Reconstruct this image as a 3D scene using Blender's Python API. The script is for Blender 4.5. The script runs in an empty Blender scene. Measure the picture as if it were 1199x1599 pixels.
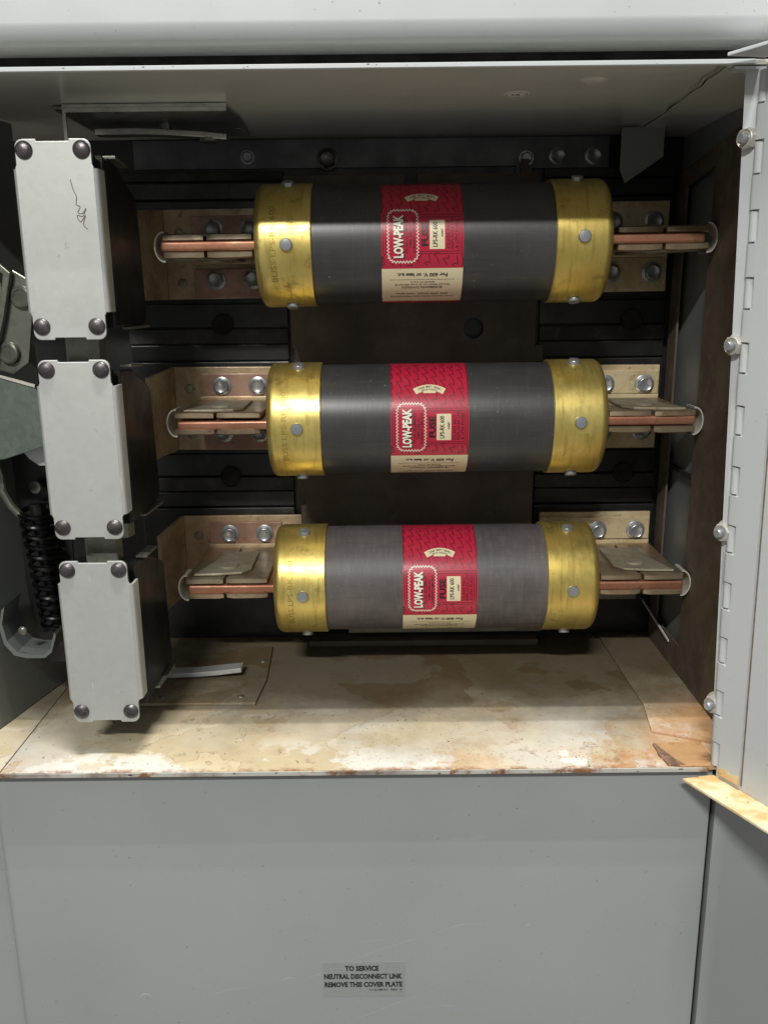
import bpy, bmesh, math, random
from mathutils import Vector, Matrix
rnd = random.Random(7)
S = 0.001                                   # everything below is written in millimetres
sc = bpy.context.scene
COL = sc.collection
# ------------------------------------------------------------------ camera
def cam_basis(p, y, r):
    cp, sp, cy, sy, cr, sr = math.cos(p), math.sin(p), math.cos(y), math.sin(y), math.cos(r), math.sin(r)
    f = Vector((sy*cp, cy*cp, -sp)); rt = Vector((cy, -sy, 0)); up = rt.cross(f)
    return f, rt*cr+up*sr, -rt*sr+up*cr
F, Rt, Up = cam_basis(.2470, -.0019, -.0107)
cd = bpy.data.cameras.new('camera'); cam = bpy.data.objects.new('camera', cd); COL.objects.link(cam)
cd.sensor_fit = 'VERTICAL'; cd.sensor_height = 36; cd.lens = 1370.2/1599*36
cd.clip_start = .01; cd.clip_end = 50
M = Matrix(((Rt.x, Up.x, -F.x), (Rt.y, Up.y, -F.y), (Rt.z, Up.z, -F.z))).to_4x4()
M.translation = Vector((-28.2, -483.4, 285.))*S
cam.matrix_world = M
sc.camera = cam
# ------------------------------------------------------------------ room light
w = bpy.data.worlds.new('World'); sc.world = w; w.use_nodes = True
nt = w.node_tree; bg = nt.nodes['Background']
tc = nt.nodes.new('ShaderNodeTexCoord'); sx = nt.nodes.new('ShaderNodeSeparateXYZ')
mr = nt.nodes.new('ShaderNodeMapRange'); cr_ = nt.nodes.new('ShaderNodeValToRGB')
nt.links.new(tc.outputs['Generated'], sx.inputs[0]); nt.links.new(sx.outputs['Z'], mr.inputs[0])
mr.inputs[1].default_value = -1; mr.inputs[2].default_value = 1
nt.links.new(mr.outputs[0], cr_.inputs[0]); nt.links.new(cr_.outputs[0], bg.inputs[0])
cr_.color_ramp.elements[0].color = (.38, .365, .335, 1); cr_.color_ramp.elements[1].color = (.62, .63, .62, 1)
bg.inputs[1].default_value = .60
def tube_light(name, loc, target, lx, ly, power, col):
    ld = bpy.data.lights.new(name, 'AREA'); ld.shape = 'RECTANGLE'; ld.size = lx; ld.size_y = ly
    ld.energy = power; ld.color = col
    o = bpy.data.objects.new(name, ld); COL.objects.link(o); o.location = loc
    d = Vector(target)-Vector(loc); o.rotation_euler = d.to_track_quat('-Z', 'Y').to_euler(); return o
# ceiling fixture almost straight above the cabinet (two tubes), and one further out in the room
tube_light('ceiling_tube', (0.0, -.221, 1.45), (0, 0, .2), .35, .009, 11., (1, .985, .94))
tube_light('ceiling_tube', (0.0, -.165, 1.45), (0, 0, .2), .35, .009, 11., (1, .985, .94))
kb = 2.3
tube_light('room_tube', (-.45, -kb*.83, .395+kb*.83*.67), (0, 0, .3), 0.45, .035, 50.0, (1, .98, .93))
sc.view_settings.view_transform = 'Standard'; sc.view_settings.look = 'None'
sc.view_settings.exposure = 0; sc.view_settings.gamma = 1
sc.render.engine = 'CYCLES'
sc.cycles.max_bounces = 8
# ------------------------------------------------------------------ materials
def rgb(h, k=1.0):
    return tuple(((c/255)/12.92 if c/255 <= .04045 else ((c/255+.055)/1.055)**2.4)*k for c in h)+(1,)
class Mt:
    def __init__(s, name):
        s.m = bpy.data.materials.new(name); s.m.use_nodes = True; s.t = s.m.node_tree
        s.b = s.t.nodes['Principled BSDF']; s.co = s.n('ShaderNodeTexCoord').outputs['Object']
    def n(s, k, **kw):
        x = s.t.nodes.new(k)
        for a, v in kw.items(): setattr(x, a, v)
        return x
    def put(s, sock, v):
        if isinstance(v, bpy.types.NodeSocket): s.t.links.new(v, sock)
        else: sock.default_value = v
    def noise(s, scale, detail=4, rough=.55, stretch=None, seed=0, dist=0):
        mp = s.n('ShaderNodeMapping'); s.t.links.new(s.co, mp.inputs[0])
        oi = s.n('ShaderNodeObjectInfo'); ad = s.n('ShaderNodeVectorMath', operation='ADD')
        cb = s.n('ShaderNodeCombineXYZ'); m1 = s.n('ShaderNodeMath', operation='MULTIPLY'); m1.inputs[1].default_value = 3.7
        s.t.links.new(oi.outputs['Random'], m1.inputs[0]); s.t.links.new(m1.outputs[0], cb.inputs[0]); s.t.links.new(m1.outputs[0], cb.inputs[1])
        s.t.links.new(mp.outputs[0], ad.inputs[0]); s.t.links.new(cb.outputs[0], ad.inputs[1])
        if stretch: mp.inputs['Scale'].default_value = stretch
        mp.inputs['Location'].default_value = (seed*1.37, seed*.71, seed*2.13)
        x = s.n('ShaderNodeTexNoise'); x.inputs['Scale'].default_value = scale; x.inputs['Detail'].default_value = detail
        x.inputs['Roughness'].default_value = rough; x.inputs['Distortion'].default_value = dist
        s.t.links.new(ad.outputs[0], x.inputs['Vector']); return x.outputs['Fac']
    def ramp(s, v, a, b, ca=0., cb=1.):
        x = s.n('ShaderNodeMapRange', interpolation_type='SMOOTHSTEP'); s.put(x.inputs[0], v)
        x.inputs[1].default_value = a; x.inputs[2].default_value = b; x.inputs[3].default_value = ca; x.inputs[4].default_value = cb
        return x.outputs[0]
    def mix(s, f, a, b):
        x = s.n('ShaderNodeMix', data_type='RGBA'); s.put(x.inputs[0], f); s.put(x.inputs[6], a); s.put(x.inputs[7], b)
        return x.outputs[2]
    def math(s, op, a, b=0.):
        x = s.n('ShaderNodeMath', operation=op); s.put(x.inputs[0], a); s.put(x.inputs[1], b); return x.outputs[0]
    def bump(s, h, strength=.2, dist=.0005):
        x = s.n('ShaderNodeBump'); x.inputs['Strength'].default_value = strength; x.inputs['Distance'].default_value = dist
        s.put(x.inputs['Height'], h); s.t.links.new(x.outputs[0], s.b.inputs['Normal'])
    def done(s, col, rough=.5, metal=0., spec=None):
        s.put(s.b.inputs['Base Color'], col); s.put(s.b.inputs['Roughness'], rough); s.put(s.b.inputs['Metallic'], metal)
        if spec is not None: s.b.inputs['Specular IOR Level'].default_value = spec
        return s.m
def paint(name, col, rough=.42, dirt=(.30, .26, .20, 1), amount=.25, streak=.18, broad=.0):
    k = Mt(name); v = k.noise(9, 3); v2 = k.noise(60, 5, .65)
    c = k.mix(k.ramp(v, .35, .7, 0, .10), col, tuple(x*.80 for x in col[:3])+(1,))
    c = k.mix(k.ramp(v2, .58, .80, 0, amount), c, dirt)
    if broad: c = k.mix(k.ramp(k.noise(5, 3, .5, seed=31), .35, .65, 0, broad), c, tuple(x*.45 for x in col[:3])+(1,))
    sp = k.noise(420, 2, .5, seed=3); c = k.mix(k.ramp(sp, .73, .77, 0, .5), c, (.12, .10, .08, 1))
    sw = k.noise(22, 6, .7, stretch=(.25, 1, 3.5), seed=5); c = k.mix(k.ramp(sw, .66, .73, 0, streak), c, (.75, .76, .74, 1))
    k.bump(k.noise(900, 2), .05, .0003)
    return k.done(c, k.ramp(k.noise(30, 4), .3, .7, rough*.8, rough*1.2))
M_paint = paint('grey_enamel', rgb((180, 184, 184), .68), .33, broad=.16)
M_door = paint('door_enamel', rgb((196, 200, 202), .85), .38, amount=.15)
M_inner = paint('inner_enamel', rgb((212, 212, 202), .95), .22, amount=.0, streak=0.)
M_gus = paint('gusset_enamel', rgb((150, 152, 148), .7), .35, amount=.2)
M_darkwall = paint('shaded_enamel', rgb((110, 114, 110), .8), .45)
def rust_floor():
    k = Mt('stained_floor_enamel'); sep = k.n('ShaderNodeSeparateXYZ'); k.t.links.new(k.co, sep.inputs[0]); X, Y = sep.outputs['X'], sep.outputs['Y']
    base = rgb((214, 209, 196), .84); cream = rgb((222, 208, 176), .82); tan = rgb((204, 170, 122), .8)
    rust = rgb((150, 88, 46), .8); brown = rgb((112, 86, 54), .8); white = rgb((236, 236, 230), .84)
    soft = k.noise(7, 3, .5); fine = k.noise(90, 8, .72, seed=4); mid = k.noise(30, 7, .65, seed=2, dist=.3)
    c = k.mix(k.ramp(soft, .38, .62), base, cream)
    c = k.mix(k.ramp(mid, .50, .72, 0, .30), c, tan)
    # dried puddles: faint tint inside a hard edge, with a thin orange brown rim
    for sd, scl, lv, tint, amt, rim in ((9, 8, .555, rgb((196, 178, 140), .8), .40, .5), (21, 15, .585, rgb((188, 160, 112), .8), .38, .45), (33, 24, .60, rgb((210, 190, 150), .8), .4, .3)):
        p = k.noise(scl, 6, .56, seed=sd, dist=.25)
        c = k.mix(k.ramp(p, lv, lv+.008, 0, amt), c, tint)
        e = k.math('ABSOLUTE', k.math('SUBTRACT', p, lv+.004))
        c = k.mix(k.math('MULTIPLY', k.ramp(e, 0, .006, rim, 0), k.ramp(mid, .35, .6)), c, brown)
    # scrubbed white patches, mostly near the front lip
    wm = k.math('MULTIPLY', k.ramp(Y, .005, .05, 1, 0), k.ramp(k.noise(17, 7, .66, seed=6), .50, .54, 0, .85)); c = k.mix(wm, c, white)
    # rust: clustered at the front lip centre-right and round the right corner
    px = k.ramp(X, -.06, .12, .15, 1); near = k.ramp(Y, .0, .07, 1, .25)
    rm = k.math('MULTIPLY', k.math('MULTIPLY', px, near), k.ramp(k.noise(19, 8, .74, seed=8), .47, .62)); c = k.mix(k.math('MULTIPLY', rm, .8), c, rgb((196, 140, 84), .8))
    rm2 = k.math('MULTIPLY', k.math('MULTIPLY', px, near), k.ramp(k.noise(36, 9, .8, seed=12), .55, .65)); c = k.mix(k.math('MULTIPLY', rm2, .85), c, rust)
    lip = k.math('MULTIPLY', k.ramp(Y, .0, .005, 1, 0), k.ramp(k.noise(50, 7, .75, seed=11), .46, .60)); c = k.mix(k.math('MULTIPLY', lip, .8), c, rust)
    cor = k.math('MULTIPLY', k.ramp(X, .125, .165, 0, 1), k.ramp(Y, .05, .10, 1, 0)); c = k.mix(k.math('MULTIPLY', cor, k.ramp(mid, .3, .6, .45, .95)), c, rgb((206, 158, 108), .8))
    # brown film, with shade painted in that deepens towards the rear
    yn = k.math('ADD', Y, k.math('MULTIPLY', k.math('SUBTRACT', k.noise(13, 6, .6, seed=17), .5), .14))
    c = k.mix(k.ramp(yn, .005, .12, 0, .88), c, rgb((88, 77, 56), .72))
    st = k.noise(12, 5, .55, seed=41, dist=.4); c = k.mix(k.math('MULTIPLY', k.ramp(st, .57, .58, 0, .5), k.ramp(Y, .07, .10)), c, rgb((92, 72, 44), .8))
    c = k.mix(k.ramp(fine, .56, .74, 0, .45), c, brown)
    c = k.mix(k.ramp(k.noise(260, 2, seed=15), .70, .73, 0, .9), c, (.06, .04, .02, 1))
    k.bump(k.math('ADD', fine, mid), .3, .0007)
    return k.done(c, k.ramp(mid, .3, .7, .35, .7))
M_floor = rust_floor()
def rusty():
    k = Mt('rusty_enamel'); n = k.noise(45, 7, .7, dist=.6); n2 = k.noise(170, 6, .75, seed=2)
    c = k.mix(k.ramp(n, .35, .62), rgb((214, 176, 128), .8), rgb((150, 96, 52), .8)); c = k.mix(k.ramp(n2, .5, .66), c, rgb((96, 52, 34), .8))
    k.bump(n2, .5, .0008); return k.done(c, .75)
M_rust = rusty()
def rust_edge():
    k = Mt('rusted_edge'); n = k.noise(60, 6, .7, dist=.5); n2 = k.noise(14, 4, .6, seed=3)
    c = k.mix(k.ramp(n, .50, .62), rgb((190, 188, 180), .8), rgb((140, 96, 60), .8)); c = k.mix(k.ramp(n2, .5, .65, 0, .7), c, rgb((92, 62, 46), .8))
    return k.done(c, .7)
M_edge = rust_edge()
def flange_yellow():
    k = Mt('yellowed_enamel'); n = k.noise(40, 6, .6, dist=.4); n2 = k.noise(200, 5, .7, seed=2)
    c = k.mix(k.ramp(n, .36, .6), rgb((236, 222, 186), .9), rgb((214, 178, 120), .85)); c = k.mix(k.ramp(n2, .62, .72), c, rgb((130, 84, 48), .8))
    return k.done(c, .55)
M_yel = flange_yellow()
def galv(name='galvanised_steel', col=(176, 182, 176), r=.50):
    k = Mt(name)
    vo = k.n('ShaderNodeTexVoronoi'); vo.inputs['Scale'].default_value = 260; k.t.links.new(k.co, vo.inputs['Vector'])
    n = k.noise(25, 5, .6); n2 = k.noise(160, 5, .7, seed=3)
    c = k.mix(k.ramp(n, .3, .7), rgb(col, .84), rgb(col, .76)); c = k.mix(k.ramp(n2, .62, .76, 0, .35), c, rgb((110, 102, 88), .8))
    bw = k.n('ShaderNodeRGBToBW'); k.t.links.new(vo.outputs['Color'], bw.inputs[0])
    c = k.mix(k.ramp(bw.outputs[0], 0, 1, 0, .06), c, (.9, .92, .92, 1))
    s2 = k.noise(300, 2, .5, stretch=(1, 1, .1), seed=8); c = k.mix(k.ramp(s2, .72, .77, 0, .6), c, (.9, .9, .9, 1))
    k.bump(n2, .08, .0004)
    return k.done(c, k.ramp(n, .3, .7, r*.8, r*1.1), .6)
M_galv = galv(col=(210, 213, 209))
M_steel = galv('dull_mechanism_steel', (128, 130, 118), .34)
M_zinc = galv('zinc_bolt_steel', (168, 172, 176), .34)
def simple(name, col, rough, metal=0., var=.3, sc_=60, bumpv=.1, dirt=None, da=.5):
    k = Mt(name); n = k.noise(sc_, 5, .6); c = k.mix(k.ramp(n, .3, .7), col, tuple(x*(1-var) for x in col[:3])+(1,))
    if dirt: c = k.mix(k.ramp(k.noise(sc_*2.7, 6, .7, seed=5), .52, .72, 0, da), c, dirt)
    k.bump(k.noise(sc_*8, 3, seed=1), bumpv, .0004)
    return k.done(c, k.ramp(n, .3, .7, rough*.8, rough*1.2), metal)
M_rivet = simple('dark_rivet_steel', (.13, .12, .125, 1), .38, .8, .5, 160, .25, (.35, .32, .3, 1), .5)
M_bak = simple('black_moulded_insulator', (.008, .0085, .009, 1), .40, 0, .4, 40, .1, (.045, .042, .038, 1), .35)
M_dust = simple('dusty_black_insulator', (.015, .0145, .0135, 1), .6, 0, .4, 30, .15, (.08, .073, .062, 1), .5)
M_fib = simple('brown_fibre_board', (.125, .098, .074, 1), .7, 0, .3, 20, .2, (.18, .145, .11, 1), .4)
M_fibd = simple('dark_brown_fibre_board', (.105, .078, .055, 1), .65, 0, .45, 35, .25, (.20, .16, .12, 1), .35)
M_ring = simple('spring_steel', (.70, .68, .60, 1), .35, .35, .2, 90)
M_bright = simple('polished_strip_steel', (.62, .62, .56, 1), .24, .9, .35, 50, .1, (.2, .18, .14, 1), .4)
M_spring = simple('oily_black_spring_steel', (.03, .03, .032, 1), .28, .9, .4, 90)
M_hole = simple('gap_shade_black', (.006, .006, .006, 1), .8)  # near-black that puts the shade of gaps and holes into the colour
def plated(name, a, b, tint, r=.42, metal=.3):
    k = Mt(name); n = k.noise(28, 6, .65, dist=.4); n2 = k.noise(140, 6, .75, seed=2); n3 = k.noise(11, 4, .6, seed=7)
    c = k.mix(k.ramp(n, .35, .65), a, b); c = k.mix(k.ramp(n3, .50, .66, 0, .6), c, tint)
    c = k.mix(k.ramp(n2, .55, .70, 0, .7), c, (.09, .07, .045, 1)); k.bump(n2, .3, .0006)
    return k.done(c, k.ramp(n, .3, .7, r*.8, r*1.3), metal)
M_plate = plated('tarnished_plated_copper', rgb((196, 178, 146), .9), rgb((164, 140, 110), .85), rgb((196, 156, 122), .9))
M_plateR = plated('olive_tarnished_brass', rgb((214, 200, 164), 1.), rgb((186, 168, 128), .95), rgb((204, 178, 146), .95))
M_pad = plated('copper_pad', rgb((184, 150, 130), .85), rgb((152, 118, 100), .85), rgb((196, 170, 146), .85))
M_jaw = plated('brown_tarnished_jaw', rgb((188, 174, 148), .85), rgb((150, 134, 110), .85), rgb((180, 150, 122), .85), .36, .7)
M_dull = plated('grey_dull_plate', rgb((180, 174, 154), .85), rgb((146, 138, 118), .85), rgb((160, 148, 124), .85), .5, .4)
M_cop = plated('copper_blade', rgb((198, 146, 118), .85), rgb((166, 112, 88), .85), rgb((146, 98, 78), .85), .42, .65)
def brass():
    k = Mt('brass_ferrule'); n = k.noise(24, 5, .6); n2 = k.noise(60, 6, .7, stretch=(1, 1, 1), seed=2); st = k.noise(50, 5, .6, stretch=(6, .6, .6), seed=4)
    c = k.mix(k.ramp(n, .32, .68), rgb((226, 206, 126), 1.), rgb((204, 180, 98), 1.))
    c = k.mix(k.ramp(st, .48, .72, 0, .45), c, rgb((160, 134, 66), .9))
    c = k.mix(k.ramp(n2, .55, .74, 0, .7), c, rgb((126, 98, 52), .8))
    k.bump(k.math('ADD', k.noise(16, 3, seed=6), k.math('MULTIPLY', st, .15)), .30, .0012)
    return k.done(c, k.ramp(n2, .3, .7, .30, .48), .82)
M_brass = brass()
M_stamp = simple('stamped_brass_groove', rgb((196, 166, 88), .85), .5, .8)
def tube():
    k = Mt('grey_fibre_tube'); n = k.noise(26, 5, .6); st = k.noise(70, 5, .65, stretch=(7, 1, 1), seed=3); st2 = k.noise(110, 6, .7, stretch=(.25, 6, 6), seed=5)
    c = k.mix(k.ramp(n, .3, .7), (.047, .047, .047, 1), (.032, .032, .032, 1)); c = k.mix(k.ramp(st, .45, .75, 0, .2), c, (.085, .082, .078, 1))
    c = k.mix(k.ramp(st2, .48, .72, 0, .22), c, (.10, .095, .09, 1)); c = k.mix(k.ramp(k.noise(520, 2, seed=9), .72, .77, 0, .7), c, (.3, .28, .25, 1))
    k.bump(st, .15, .0004)
    return k.done(c, .38)
M_tube = tube()
def mauve_tube():  # lighter, more mauve fibre, used on the lowest fuse
    k = Mt('pale_mauve_fibre_tube'); n = k.noise(26, 5, .6); st = k.noise(60, 5, .65, stretch=(6, 1, 1), seed=3); st2 = k.noise(120, 5, .6, stretch=(.4, 4, 4), seed=5)
    c = k.mix(k.ramp(n, .3, .7), (.105, .092, .090, 1), (.075, .066, .066, 1)); c = k.mix(k.ramp(st, .45, .70, 0, .5), c, (.135, .12, .115, 1))
    c = k.mix(k.ramp(st2, .52, .70, 0, .45), c, (.055, .05, .05, 1)); c = k.mix(k.ramp(k.noise(520, 2, seed=9), .72, .77, 0, .6), c, (.3, .27, .24, 1))
    k.bump(st, .2, .0004)
    return k.done(c, .5)
M_tubed = mauve_tube()
def printm(name, col, rough=.28):
    k = Mt(name); n = k.noise(70, 5, .7); c = k.mix(k.ramp(n, .5, .75, 0, .2), col, tuple(x*.6 for x in col[:3])+(1,)); return k.done(c, rough)
M_red = printm('crimson_label_print', (.44, .018, .048, 1)); M_cream = printm('cream_label_print', (.72, .64, .42, 1), .35)
M_white = printm('white_label_print', (.82, .80, .66, 1)); M_blackp = printm('black_label_print', (.02, .012, .012, 1), .35); M_dred = printm('dark_red_label_print', (.13, .006, .015, 1), .35)
M_paper = printm('worn_silver_sticker', rgb((178, 182, 180), .60), .4); M_ink = printm('black_ink', (.02, .02, .02, 1), .6); M_stk = printm('pale_round_sticker', (.82, .80, .72, 1), .6)
M_scr = simple('pale_scratch', rgb((206, 210, 210), .9), .5)
M_stain = simple('handwritten_mark', rgb((120, 110, 96), .8), .6)
M_pale = simple('pale_filler_and_glint', (.72, .71, .67, 1), .3)  # pale seam filler; on the dimple it paints in the highlight
M_whitenut = simple('paint_splashed_nut', rgb((206, 204, 194), .85), .4, .35, .3, 120, .15, (.3, .28, .24, 1), .5)
M_rtab = simple('rust_tinted_enamel', rgb((204, 160, 112), .8), .7, 0, .3, 40, .4, rgb((146, 88, 50), .8), .9)
# ------------------------------------------------------------------ geometry helpers (mm)
def new(): return bmesh.new()
def tagp(o, label=None, cat=None, group=None, kind=None):
    for k_, v in (('label', label), ('category', cat), ('group', group), ('kind', kind)):
        if v: o[k_] = v
    return o
def wpos(o):
    p = Vector((0, 0, 0))
    while o is not None: p += o.location; o = o.parent
    return p
def emit(name, bm, mat, parent=None, smooth=False, origin=None, bev=0, seg=2):
    """link a bmesh written in world millimetres as ONE mesh object"""
    if bev:
        ed = [e for e in bm.edges if len(e.link_faces) == 2 and e.calc_face_angle(0) > .5]
        if ed: bmesh.ops.bevel(bm, geom=ed, offset=bev, segments=seg, profile=.6, affect='EDGES', clamp_overlap=True)
    bmesh.ops.recalc_face_normals(bm, faces=bm.faces)
    me = bpy.data.meshes.new(name)
    if origin is None:
        vs = [v.co for v in bm.verts]
        origin = Vector([(min(v[i] for v in vs)+max(v[i] for v in vs))/2 for i in range(3)])
        if parent is None: origin[2] = min(v[2] for v in vs)
    origin = Vector(origin)
    for v in bm.verts: v.co = (v.co-origin)*S
    bm.to_mesh(me); bm.free(); me.materials.append(mat)
    for p in me.polygons: p.use_smooth = smooth
    if smooth and smooth != 'all': me.set_sharp_from_angle(angle=math.radians(38))
    o = bpy.data.objects.new(name, me); COL.objects.link(o)
    if parent is not None:
        o.parent = parent; o.location = origin*S-wpos(parent)
    else: o.location = origin*S
    return o
def empty(name, loc, label, cat, group=None):
    o = bpy.data.objects.new(name, None); o.empty_display_size = .02; COL.objects.link(o); o.location = Vector(loc)*S
    return tagp(o, label, cat, group)
def copy_tree(o, parent=None):
    c = o.copy(); COL.objects.link(c); c.parent = parent
    for ch in [x for x in allobj if x.parent == o]: copy_tree(ch, c)
    return c
def xf(bm, verts, mat=None, loc=(0, 0, 0)):
    for v in verts: v.co = (mat @ v.co if mat else v.co)+Vector(loc)
def box(bm, x0, x1, y0, y1, z0, z1):
    g = bmesh.ops.create_cube(bm, size=1)['verts']
    for v in g: v.co = Vector((x0+(v.co.x+.5)*(x1-x0), y0+(v.co.y+.5)*(y1-y0), z0+(v.co.z+.5)*(z1-z0)))
    return g
def rot_to(d): return Vector((0, 0, 1)).rotation_difference(Vector(d).normalized()).to_matrix()
def lathe(bm, prof, axis, loc, seg=32, phase=0):
    """prof: list of (radius, height) along axis"""
    m = rot_to(axis); rings = []
    for r, h in prof:
        if r < 1e-6: rings.append([bm.verts.new(m @ Vector((0, 0, h))+Vector(loc))])
        else: rings.append([bm.verts.new(m @ Vector((r*math.cos(phase+2*math.pi*i/seg), r*math.sin(phase+2*math.pi*i/seg), h))+Vector(loc)) for i in range(seg)])
    for a, b in zip(rings, rings[1:]):
        for i in range(seg):
            j = (i+1) % seg
            q = [a[i % len(a)], a[j % len(a)], b[j % len(b)], b[i % len(b)]]
            q = list(dict.fromkeys(q))
            if len(q) > 2: bm.faces.new(q)
    return rings
def sheet(bm, pts, d, holes=()):
    """plate: outline pts (3D, coplanar) extruded by vector d, with optional round holes given as point lists"""
    d = Vector(d); ed = []
    for loop in [pts]+list(holes):
        vs = [bm.verts.new(p) for p in loop]
        ed += [bm.edges.new((vs[i], vs[(i+1) % len(vs)])) for i in range(len(vs))]
    if holes:
        r = bmesh.ops.triangle_fill(bm, use_beauty=True, use_dissolve=False, edges=ed)
        fs = [f for f in r['geom'] if isinstance(f, bmesh.types.BMFace)]
    else:
        fs = [bm.faces.new([e.verts[0] for e in ed])]
        fs = fs
    r = bmesh.ops.extrude_face_region(bm, geom=fs)
    for v in [g for g in r['geom'] if isinstance(g, bmesh.types.BMVert)]: v.co += d
def pipe(bm, pts, rad, seg=10, cap=True):
    pts = [Vector(p) for p in pts]; rings = []; up = None
    for i, p in enumerate(pts):
        t = (pts[min(i+1, len(pts)-1)]-pts[max(i-1, 0)]).normalized()
        if up is None: up = t.orthogonal().normalized()
        up = (up-t*up.dot(t)).normalized(); s = t.cross(up)
        rings.append([bm.verts.new(p+(up*math.cos(a)+s*math.sin(a))*rad) for a in [2*math.pi*k/seg for k in range(seg)]])
    for a, b in zip(rings, rings[1:]):
        for i in range(seg): bm.faces.new([a[i], a[(i+1) % seg], b[(i+1) % seg], b[i]])
    if cap: bm.faces.new(rings[0]); bm.faces.new(rings[-1][::-1])
def circle(c, r, ax, n=24):
    out = []
    for i in range(n):
        a, b = r*math.cos(2*math.pi*i/n), r*math.sin(2*math.pi*i/n)
        out.append({'y': (c[0]+a, c[1], c[2]+b), 'z': (c[0]+a, c[1]+b, c[2]), 'x': (c[0], c[1]+a, c[2]+b)}[ax])
    return out
def hexbolt(bm, loc, axis, r=6.5, h=4, washer=True, ph=0.3):
    z = 0
    if washer: lathe(bm, [(0, 0), (r*1.25, 0), (r*1.25, .8), (r*1.2, 1), (0, 1)], axis, loc, 28); z = 1
    lathe(bm, [(r, z-.2), (r, z+h*.8), (r*.9, z+h)], axis, loc, 6, ph)
    lathe(bm, [(r*.86, z+h*.99), (r*.80, z+h*1.04), (r*.66, z+h*.90), (0, z+h*.88)], axis, loc, 24)
def dome(bm, loc, axis, r, h, seg=28):
    lathe(bm, [(r, 0), (r, h*.18)]+[(r*math.cos(a), h*(.18+.82*math.sin(a))) for a in [math.pi/2*i/6 for i in range(1, 6)]]+[(0, h)], axis, loc, seg)
# text as flat geometry; uv -> 3D by a mapping function
def text_uv(body, wd, ht, bold=0., cut=None):
    bold += .018
    cu = bpy.data.curves.new('lettering', 'FONT'); cu.body = body; cu.size = 1; cu.offset = bold; cu.resolution_u = 2; cu.fill_mode = 'FRONT'
    o = bpy.data.objects.new('lettering', cu); COL.objects.link(o)
    me = bpy.data.meshes.new_from_object(o.evaluated_get(bpy.context.evaluated_depsgraph_get()))
    bpy.data.objects.remove(o); bpy.data.curves.remove(cu)
    bm = bmesh.new(); bm.from_mesh(me); bpy.data.meshes.remove(me)
    x0 = min(v.co.x for v in bm.verts); x1 = max(v.co.x for v in bm.verts)
    y1 = max(v.co.y for v in bm.verts); y0 = 0
    for v in bm.verts: v.co = Vector(((v.co.x-x0)/(x1-x0)*wd, (v.co.y-y0)/(y1-y0)*ht, 0))
    if cut:
        ax, n = cut; tot = wd if ax == 0 else ht
        for i in range(1, n):
            no = (1, 0, 0) if ax == 0 else (0, 1, 0)
            bmesh.ops.bisect_plane(bm, geom=bm.verts[:]+bm.edges[:]+bm.faces[:], plane_co=tuple(c*tot*i/n for c in no), plane_no=no)
    return bm
def mapped(bm_to, bm, fn):
    me = {}
    for v in bm.verts: me[v] = bm_to.verts.new(fn(v.co.x, v.co.y))
    for f in bm.faces:
        try: bm_to.faces.new([me[v] for v in f.verts])
        except ValueError: pass
    bm.free()
# ================================================================== CABINET
cab = empty('switch_cabinet', (-40, 100, -260), 'large grey enamelled steel switch cabinet with its compartment open and a stained rusty floor', 'electrical cabinet')
# header: rounded-bottom pan above the opening
b = new(); prof = [(-2, 470), (-2, 416)]+[(-2+9.5*(1-math.cos(a)), 416-9.5*math.sin(a)) for a in [math.pi/2*i/10 for i in range(1, 11)]]+[(30, 406.5), (30, 470)]
sheet(b, [(-420, y, z) for y, z in prof], (840, 0, 0)); emit('header_panel', b, M_door, cab, True)
# black box paints in the shade of the gap between header and ceiling lip
b = new(); box(b, -420, 420, 26, 40, 396.3, 408); emit('gap_shade_box', b, M_hole, cab)
# top sheet with a folded front lip
b = new(); sheet(b, [(-420, 0, 396), (-420, 0, 393.6), (-420, 2.2, 393.6), (-420, 2.2, 395.3), (-420, 215, 395.3), (-420, 215, 396)], (618, 0, 0)); emit('top_panel', b, M_inner, cab, False, bev=.3)
b = new(); box(b, -420, 160, -.6, 0.0-.02, 393.9, 396.1); emit('top_lip', b, M_door, cab, bev=.25)
# corner overlap piece of the top, with its cracked seam
b = new(); sheet(b, [(147, 3, 395.1), (152.8, 120, 395.1), (152.8, 214, 395.1), (197, 214, 395.1), (197, 3, 395.1)], (0, 0, -1.6)); emit('corner_sheet', b, M_inner, cab)
b = new(); sheet(b, [(150, .2, 392.9), (150, 9, 392.9), (166, 9, 392.9), (166, .2, 392.9)], (0, 0, -1.2)); emit('corner_tab', b, M_door, cab)
b = new(); zc_ = 393.45; pl_ = [(146.6, 4), (147.6, 20), (146.8, 33), (149.4, 48), (148.6, 62), (150.6, 84), (150.0, 104), (152.6, 122), (152.0, 150), (153.2, 190)]
vv = [(b.verts.new((x-rnd.uniform(.2, .7), y, zc_)), b.verts.new((x+rnd.uniform(.2, 1.3), y, zc_))) for x, y in pl_]
for p, q in zip(vv, vv[1:]): b.faces.new([p[0], p[1], q[1], q[0]])
bmesh.ops.solidify(b, geom=b.faces[:], thickness=.25); emit('seam_filler', b, M_pale, cab)
b = new(); vv = [(b.verts.new((x-1.6-rnd.uniform(.1, .5), y, 395.2)), b.verts.new((x-1.2, y, 395.2))) for x, y in pl_[:5]]
for p, q in zip(vv, vv[1:]): b.faces.new([p[0], p[1], q[1], q[0]])
emit('seam_crack', b, M_fibd, cab)
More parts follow.
